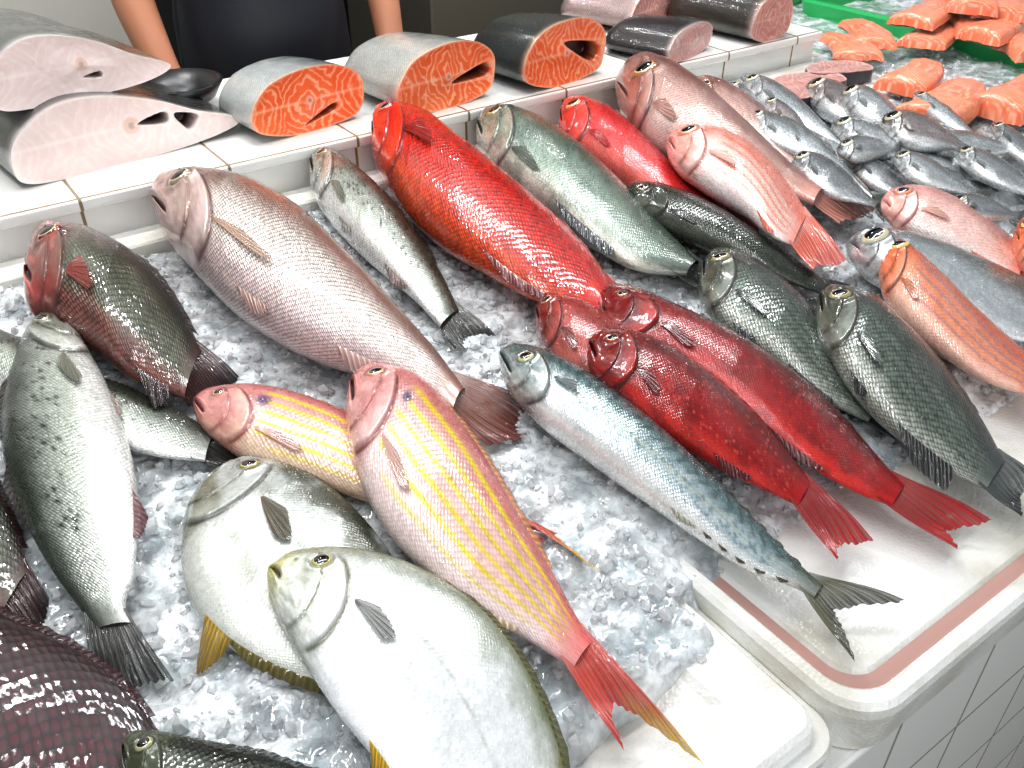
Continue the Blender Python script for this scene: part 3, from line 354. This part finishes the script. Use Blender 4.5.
GREEN=simple('green_plastic',(20,170,90),.3,Coat_Weight=.4); STEEL=simple('steel',(140,134,122),.35,Metallic=.7)
boxo('market_counter',(-1.4,.165,0),(1.655,1.60,Z0-.055),TF,.006)
boxo('market_counter',(1.66,.165,0),(3.4,2.0,Z0-.055),TF,.006)
boxo('tiled_ledge',(-1.4,1.215,Z0-.054),(1.65,1.60,ZL-.018),TL,.003)
boxo('ledge_cap',(-1.4,1.205,ZL-.0175),(1.66,1.61,ZL),TT,.006)
boxo('foam_back_rim',(-1.3,1.158,Z0-.03),(1.64,1.212,Z0+.022),FOAM,.008)
def rloop(x0,x1,y0,y1,r,z,n=10):
    pts=[]
    for cx,cy,a in[(x1-r,y1-r,0),(x0+r,y1-r,90),(x0+r,y0+r,180),(x1-r,y0+r,270)]:
        for k in range(n+1):
            t=math.radians(a+90*k/n); pts.append((cx+r*math.cos(t),cy+r*math.sin(t),z))
    pts.append(pts[0]); return pts
def tray(name,x0,x1,y0,y1,prof,mats,r=.03):
    B=MB(); prev=None
    for (ins,z,mi) in prof:
        lp=np.array(rloop(x0+ins,x1-ins,y0+ins,y1-ins,max(r-ins*.6,.004),z))
        if prev is not None: B.grid(np.stack([prev,lp]),lin((230,230,230)),None,None,mi,flip=True)
        prev=lp
    c=prev.mean(0); B.grid(np.stack([prev,c+(prev-c)*.001]),lin((230,230,230)),None,None,0,flip=True)
    return B.build(name,mats,smooth=False)
zb=Z0-.054
tray('foam_tray',.412,1.62,.158,1.155,[(.004,zb,0),(0,Z0-.012,0),(.001,Z0-.004,0),(.005,Z0,0),(.014,Z0,0),(.017,Z0-.003,0),(.019,Z0-.008,0),(.031,Z0-.0085,1),(.034,Z0-.005,0),(.042,Z0-.003,0),(.1,Z0-.006,0)],[FOAM,WATER],.045)
tray('foam_box',-.9,.402,.180,1.155,[(-.01,zb,0),(-.012,Z0-.024,0),(-.01,Z0-.02,0),(0,Z0-.019,0),(.002,Z0-.008,0),(.006,Z0-.004,0),(.05,Z0-.004,0),(.056,Z0-.009,0),(.1,Z0-.03,0)],[FOAM],.02)
tray('green_tray',2.0,2.7,.80,1.55,[(.02,zb,0),(0,Z0+.04,0),(.004,Z0+.046,0),(.02,Z0+.046,0),(.026,Z0,0)],[GREEN],.03)
tray('green_tray',2.02,2.7,1.6,2.0,[(.02,zb,0),(0,Z0+.05,0),(.004,Z0+.056,0),(.02,Z0+.056,0),(.026,Z0,0)],[GREEN],.03)
N=NT('crushed_ice'); tc=N.n('ShaderNodeTexCoord').outputs['Object']; wob=N.n('ShaderNodeTexNoise',{'Vector':tc,'Scale':60.,'Detail':2.}); wv=N.n('ShaderNodeVectorMath',{0:tc,1:N.n('ShaderNodeVectorMath',{0:wob.outputs[1],'Scale':.014},operation='SCALE').outputs[0]},operation='ADD').outputs[0]
v1=N.n('ShaderNodeTexVoronoi',{'Vector':wv,'Scale':110.},feature='SMOOTH_F1'); v2=N.n('ShaderNodeTexVoronoi',{'Vector':wv,'Scale':280.},feature='F1')
v3=N.n('ShaderNodeTexNoise',{'Vector':tc,'Scale':26.,'Detail':4.}).outputs[0]; v4=N.n('ShaderNodeTexNoise',{'Vector':tc,'Scale':40.,'Detail':3.}).outputs[0]
cr=N.n('ShaderNodeValToRGB',{0:v3}); cr.color_ramp.elements[0].color=rgba((196,207,211)); cr.color_ramp.elements[1].color=rgba((248,251,252)); cr.color_ramp.elements[0].position=.32; cr.color_ramp.elements[1].position=.62
tr_=N.n('ShaderNodeMapRange',{'Value':v4,'From Min':.42,'From Max':.62,'To Min':.08,'To Max':.55}).outputs[0]
ICE=N.p(Base_Color=cr.outputs[0],Roughness=.1,IOR=1.31,Transmission_Weight=tr_,Coat_Weight=1.,Coat_Roughness=.02,Normal=N.n('ShaderNodeBump',{'Height':N.m('ADD',v1.outputs[0],N.m('MULTIPLY',v2.outputs[0],.25)),'Strength':.6,'Distance':.0045}).outputs[0])
N=NT('ice_crystals'); ICE2=N.p(Base_Color=rgba((252,253,254)),Roughness=.04,IOR=1.31,Transmission_Weight=.6,Coat_Weight=.6)
def icez(x,y):
    e=.03*(fbm(x*14,y*14,7)-.5)
    z=Z0+.01+.026*(fbm(x*7,y*7,1)-.5)+.015*(fbm(x*30,y*30,2)-.5)+.004*(fbm(x*120,y*120,3,2)-.5)
    fr=np.where(x>.40,.30,.265)+e; z=z-.016*sst(fr+.09,fr+.01,y)*(x>.41)-.05*sst(fr+.02,fr-.015,y)
    z=z-.05*sst(1.145+e*.4,1.17,y)*(x<1.66); z=z-.05*sst(.385,.40,x)*sst(.415,.40,x)*(y<.32)
    return np.maximum(z,Z0-.05)
def icegrid(B,x0,x1,y0,y1,st):
    X,Y=np.meshgrid(np.arange(x0,x1+st,st),np.arange(y0,y1+st,st),indexing='ij'); B.grid(np.stack([X,Y,icez(X,Y)],-1),lin((230,230,230)))
B=MB(); icegrid(B,-.5,1.0,.19,1.17,.003); icegrid(B,1.0,1.66,.19,1.17,.006); icegrid(B,1.66,3.2,.19,1.98,.012)
iceob=B.build('crushed_ice',[ICE])
import bmesh
bm=bmesh.new(); bmesh.ops.create_icosphere(bm,subdivisions=1,radius=1); iv=np.array([v.co[:] for v in bm.verts]); fi=np.array([[v.index for v in f.verts] for f in bm.faces]); bm.free()
nI=11000; xs=np.concatenate([rng.uniform(-.15,1.0,8500),rng.uniform(1.0,2.6,2500)]); ys=rng.uniform(.25,1.15,nI)
zs=icez(xs,ys); ok=zs>Z0-.010; xs,ys,zs=xs[ok],ys[ok],zs[ok]; n=len(xs)
sz=(.0014+.0065*rng.uniform(0,1,(n,1,1))**2.2)*rng.uniform(.45,1.3,(n,1,3)); J=1+.45*(rng.rand(n,12,1)-.5)
ang=rng.uniform(0,6.28,(n,1)); pv=iv[None]*sz*J; c_,s_=np.cos(ang),np.sin(ang); px=pv[...,0]*c_-pv[...,2]*s_; pz=pv[...,0]*s_+pv[...,2]*c_
a2=rng.uniform(0,6.28,(n,1)); qx=px*np.cos(a2)-pv[...,1]*np.sin(a2); qy=px*np.sin(a2)+pv[...,1]*np.cos(a2)
PV=np.stack([qx+xs[:,None],qy+ys[:,None],pz+zs[:,None]+.0003],-1).reshape(-1,3); PF=(fi[None]+12*np.arange(n)[:,None,None]).reshape(-1,3)
me=bpy.data.meshes.new('ice_crystals'); me.from_pydata(PV.tolist(),[],PF.tolist()); me.materials.append(ICE2); ob=bpy.data.objects.new('ice_crystals',me); sc.collection.objects.link(ob); ob.parent=iceob
# ---------- fishmonger
SKIN=simple('skin',(180,126,98),.45); N=NT('dark_cloth'); nz=N.n('ShaderNodeTexNoise',{'Vector':N.n('ShaderNodeTexCoord').outputs['Object'],'Scale':9.,'Detail':4.}).outputs[0]
CLOTH=N.p(Base_Color=rgba((24,26,32)),Roughness=.85,Normal=N.n('ShaderNodeBump',{'Height':nz,'Strength':.8,'Distance':.03}).outputs[0]); APR=simple('apron_vinyl',(28,32,40),.5); HAIR=simple('hair',(20,18,17),.5); PANT=simple('trousers',(40,44,54),.8)
pe=bpy.data.objects.new('fishmonger',None); sc.collection.objects.link(pe); pe.location=(.70,1.84,0)
def loft(name,rings,mat,a0=0,a1=2*math.pi,n=48,off=0,fold=.006):
    t=np.linspace(a0,a1,n); V=np.array([[(cx+(rx+off)*math.cos(q)*(1+fold*math.sin(q*7+z*20)),cy+(ry+off)*math.sin(q)*(1+fold*2*math.sin(q*9+z*30)),z) for q in t] for (z,cx,cy,rx,ry) in rings])
    Bm=MB(); Bm.grid(V,lin((128,128,128)),flip=True); o=Bm.build(name,[mat]); o.parent=pe; return o
TR=[(.80,0,0,.165,.115),(.86,0,0,.172,.125),(.95,0,0,.168,.12),(1.05,0,0,.155,.11),(1.15,0,0,.16,.112),(1.28,0,0,.18,.12),(1.38,0,0,.188,.115),(1.45,0,0,.165,.095),(1.49,0,.005,.09,.07),(1.505,0,.01,.06,.06)]
loft('tshirt',TR,CLOTH,fold=.02); loft('apron',[(.5,0,0,.19,.15)]+TR[:6],APR,math.radians(190),math.radians(350),30,.008,.01)
loft('neck',[(1.48,0,.01,.055,.055),(1.56,0,0,.052,.055),(1.6,0,-.01,.055,.06)],SKIN)
hr=[]
for k in range(25):
    a=math.pi*k/24; hr.append((1.57+.12*(1-math.cos(a)),0,-.015,.076*math.sin(a)**.75+.001,.096*math.sin(a)**.8+.001))
loft('head',hr,SKIN,fold=0); loft('hair',[(z,x,y+.008,a*1.08+.001,b*1.06+.001) for z,x,y,a,b in hr if z>1.70],HAIR,fold=.01)
def skin(name,pts,edges,rad,mat,root=0):
    me=bpy.data.meshes.new(name); me.from_pydata(pts,edges,[]); o=bpy.data.objects.new(name,me); sc.collection.objects.link(o); o.parent=pe
    md=o.modifiers.new('skin','SKIN'); md.use_smooth_shade=True
    for i,v in enumerate(me.skin_vertices[0].data): v.radius=(rad[i],rad[i]); v.use_root=(i==root)
    o.modifiers.new('sub','SUBSURF').render_levels=2; me.materials.append(mat); return o
chain=lambda n:[(i,i+1) for i in range(n-1)]
for sg in(-1,1):
    skin('sleeve',[(sg*.14,0,1.42),(sg*.19,0,1.41),(sg*.225,-.0,1.32),(sg*.235,0,1.24)],chain(4),[.06,.065,.06,.055],CLOTH)
    pts=[(sg*.225,0,1.32),(sg*.24,0,1.22),(sg*.25,.01,1.12),(sg*.25,-.04,1.0),(sg*.235,-.10,.88),(sg*.23,-.12,.84),(sg*.228,-.13,.80)]
    rad=[.045,.045,.04,.04,.03,.032,.03]; ed=chain(7)
    for j in range(4):
        b=len(pts); xo=(-.027+.018*j); ln=[.07,.08,.075,.06][j]
        pts+=[(sg*.228+xo,-.14,.775),(sg*.228+xo,-.155,.775-ln*.5),(sg*.228+xo,-.145,.775-ln)]; rad+=[.0095,.0085,.0075]; ed+=[(6,b),(b,b+1),(b+1,b+2)]
    b=len(pts); pts+=[(sg*.228-sg*.035,-.145,.815),(sg*.228-sg*.045,-.16,.785)]; rad+=[.011,.009]; ed+=[(5,b),(b,b+1)]
    skin('arm',pts,ed,rad,SKIN)
    skin('trouser_leg',[(sg*.08,0,.88),(sg*.09,-.01,.5),(sg*.1,.01,.1)],chain(3),[.1,.07,.055],PANT)
    skin('boot',[(sg*.1,.01,.2),(sg*.1,.02,.07),(sg*.105,-.12,.04)],chain(3),[.06,.05,.04],HAIR)
skin('nose',[(0,-.105,1.71),(0,-.125,1.675),(0,-.11,1.665)],chain(3),[.008,.013,.012],SKIN)
for sg in(-1,1): skin('ear',[(sg*.078,0,1.71),(sg*.083,.005,1.68)],chain(2),[.014,.011],SKIN); skin('eye',[(sg*.03,-.1,1.705),(sg*.038,-.098,1.705)],chain(2),[.006,.005],HAIR)
skin('mouth',[(-.022,-.098,1.635),(0,-.104,1.635),(.022,-.098,1.635)],chain(3),[.004,.006,.004],simple('lips',(150,80,70),.5))
# ---------- background
boxo('floor',(-4,-2,-.05),(6,6,0),simple('concrete',(80,76,70),.35),0)
boxo('wall_back',(-4,4.2,0),(6,4.3,3.2),simple('wall_paint',(60,58,56),.6),0)
boxo('concrete_pillar',(-.6,2.25,0),(.57,2.5,3.0),simple('pillar_plaster',(190,188,180),.6),.01)
boxo('steel_cabinet',(1.55,2.6,0),(2.35,3.2,1.6),STEEL,.01)
boxo('back_curtain',(.5,3.3,0),(3.4,3.35,2.2),simple('black_sheet',(22,22,24),.6),.01)
loft2=[(ZL+.001,.03),(ZL+.02,.055),(ZL+.045,.07),(ZL+.046,.066),(ZL+.022,.05),(ZL+.006,.02)]
t=np.linspace(0,2*math.pi,40); ctrb=unp(194,106,ZL+.02); Bm=MB(); Bm.grid(np.array([[(ctrb[0]+r*math.cos(q),ctrb[1]+.06+r*math.sin(q),z) for q in t] for z,r in loft2]),lin((30,30,30)),flip=True); Bm.build('black_bowl',[simple('black_plastic',(24,24,26),.3)])
def area(name,loc,rot,sx,sy,e,c=(1,1,1),shape='RECTANGLE'):
    l=bpy.data.lights.new(name,'AREA'); l.shape=shape; l.size=sx
    if shape=='RECTANGLE': l.size_y=sy
    l.energy=e; l.color=c; o=bpy.data.objects.new(name,l); sc.collection.objects.link(o); o.location=loc; o.rotation_euler=rot
area('ceiling_lamp',(.7,1.6,2.3),(math.radians(-12),0,0),1.3,.06,14,(.97,.985,1))
area('ceiling_lamp',(.1,.9,2.4),(0,0,.3),1.2,.06,10,(.99,.99,1))
area('ceiling_lamp',(1.8,1.5,2.4),(0,0,0),1.3,.08,12,(.97,.985,1))
for x,y in [(.35,1.9),(1.2,1.1),(-.1,1.5),(1.6,2.2),(.8,2.4),(.2,2.6)]: area('highlight_lamp',(x,y,2.0),(0,0,0),.08,0,2.9,(1,.99,.98),'DISK')  # small unseen disk lights added for crisp wet highlights on the fish
area('front_fill_light',(.3,-2.2,1.9),(math.radians(62),0,math.radians(-12)),2.4,1.4,32,(.95,.975,1))  # added fill light, out of view, brightening the counter's tile front
w=bpy.data.worlds.new('world'); sc.world=w; w.use_nodes=True; w.node_tree.nodes['Background'].inputs[0].default_value=(.92,.96,1,1); w.node_tree.nodes['Background'].inputs[1].default_value=.36
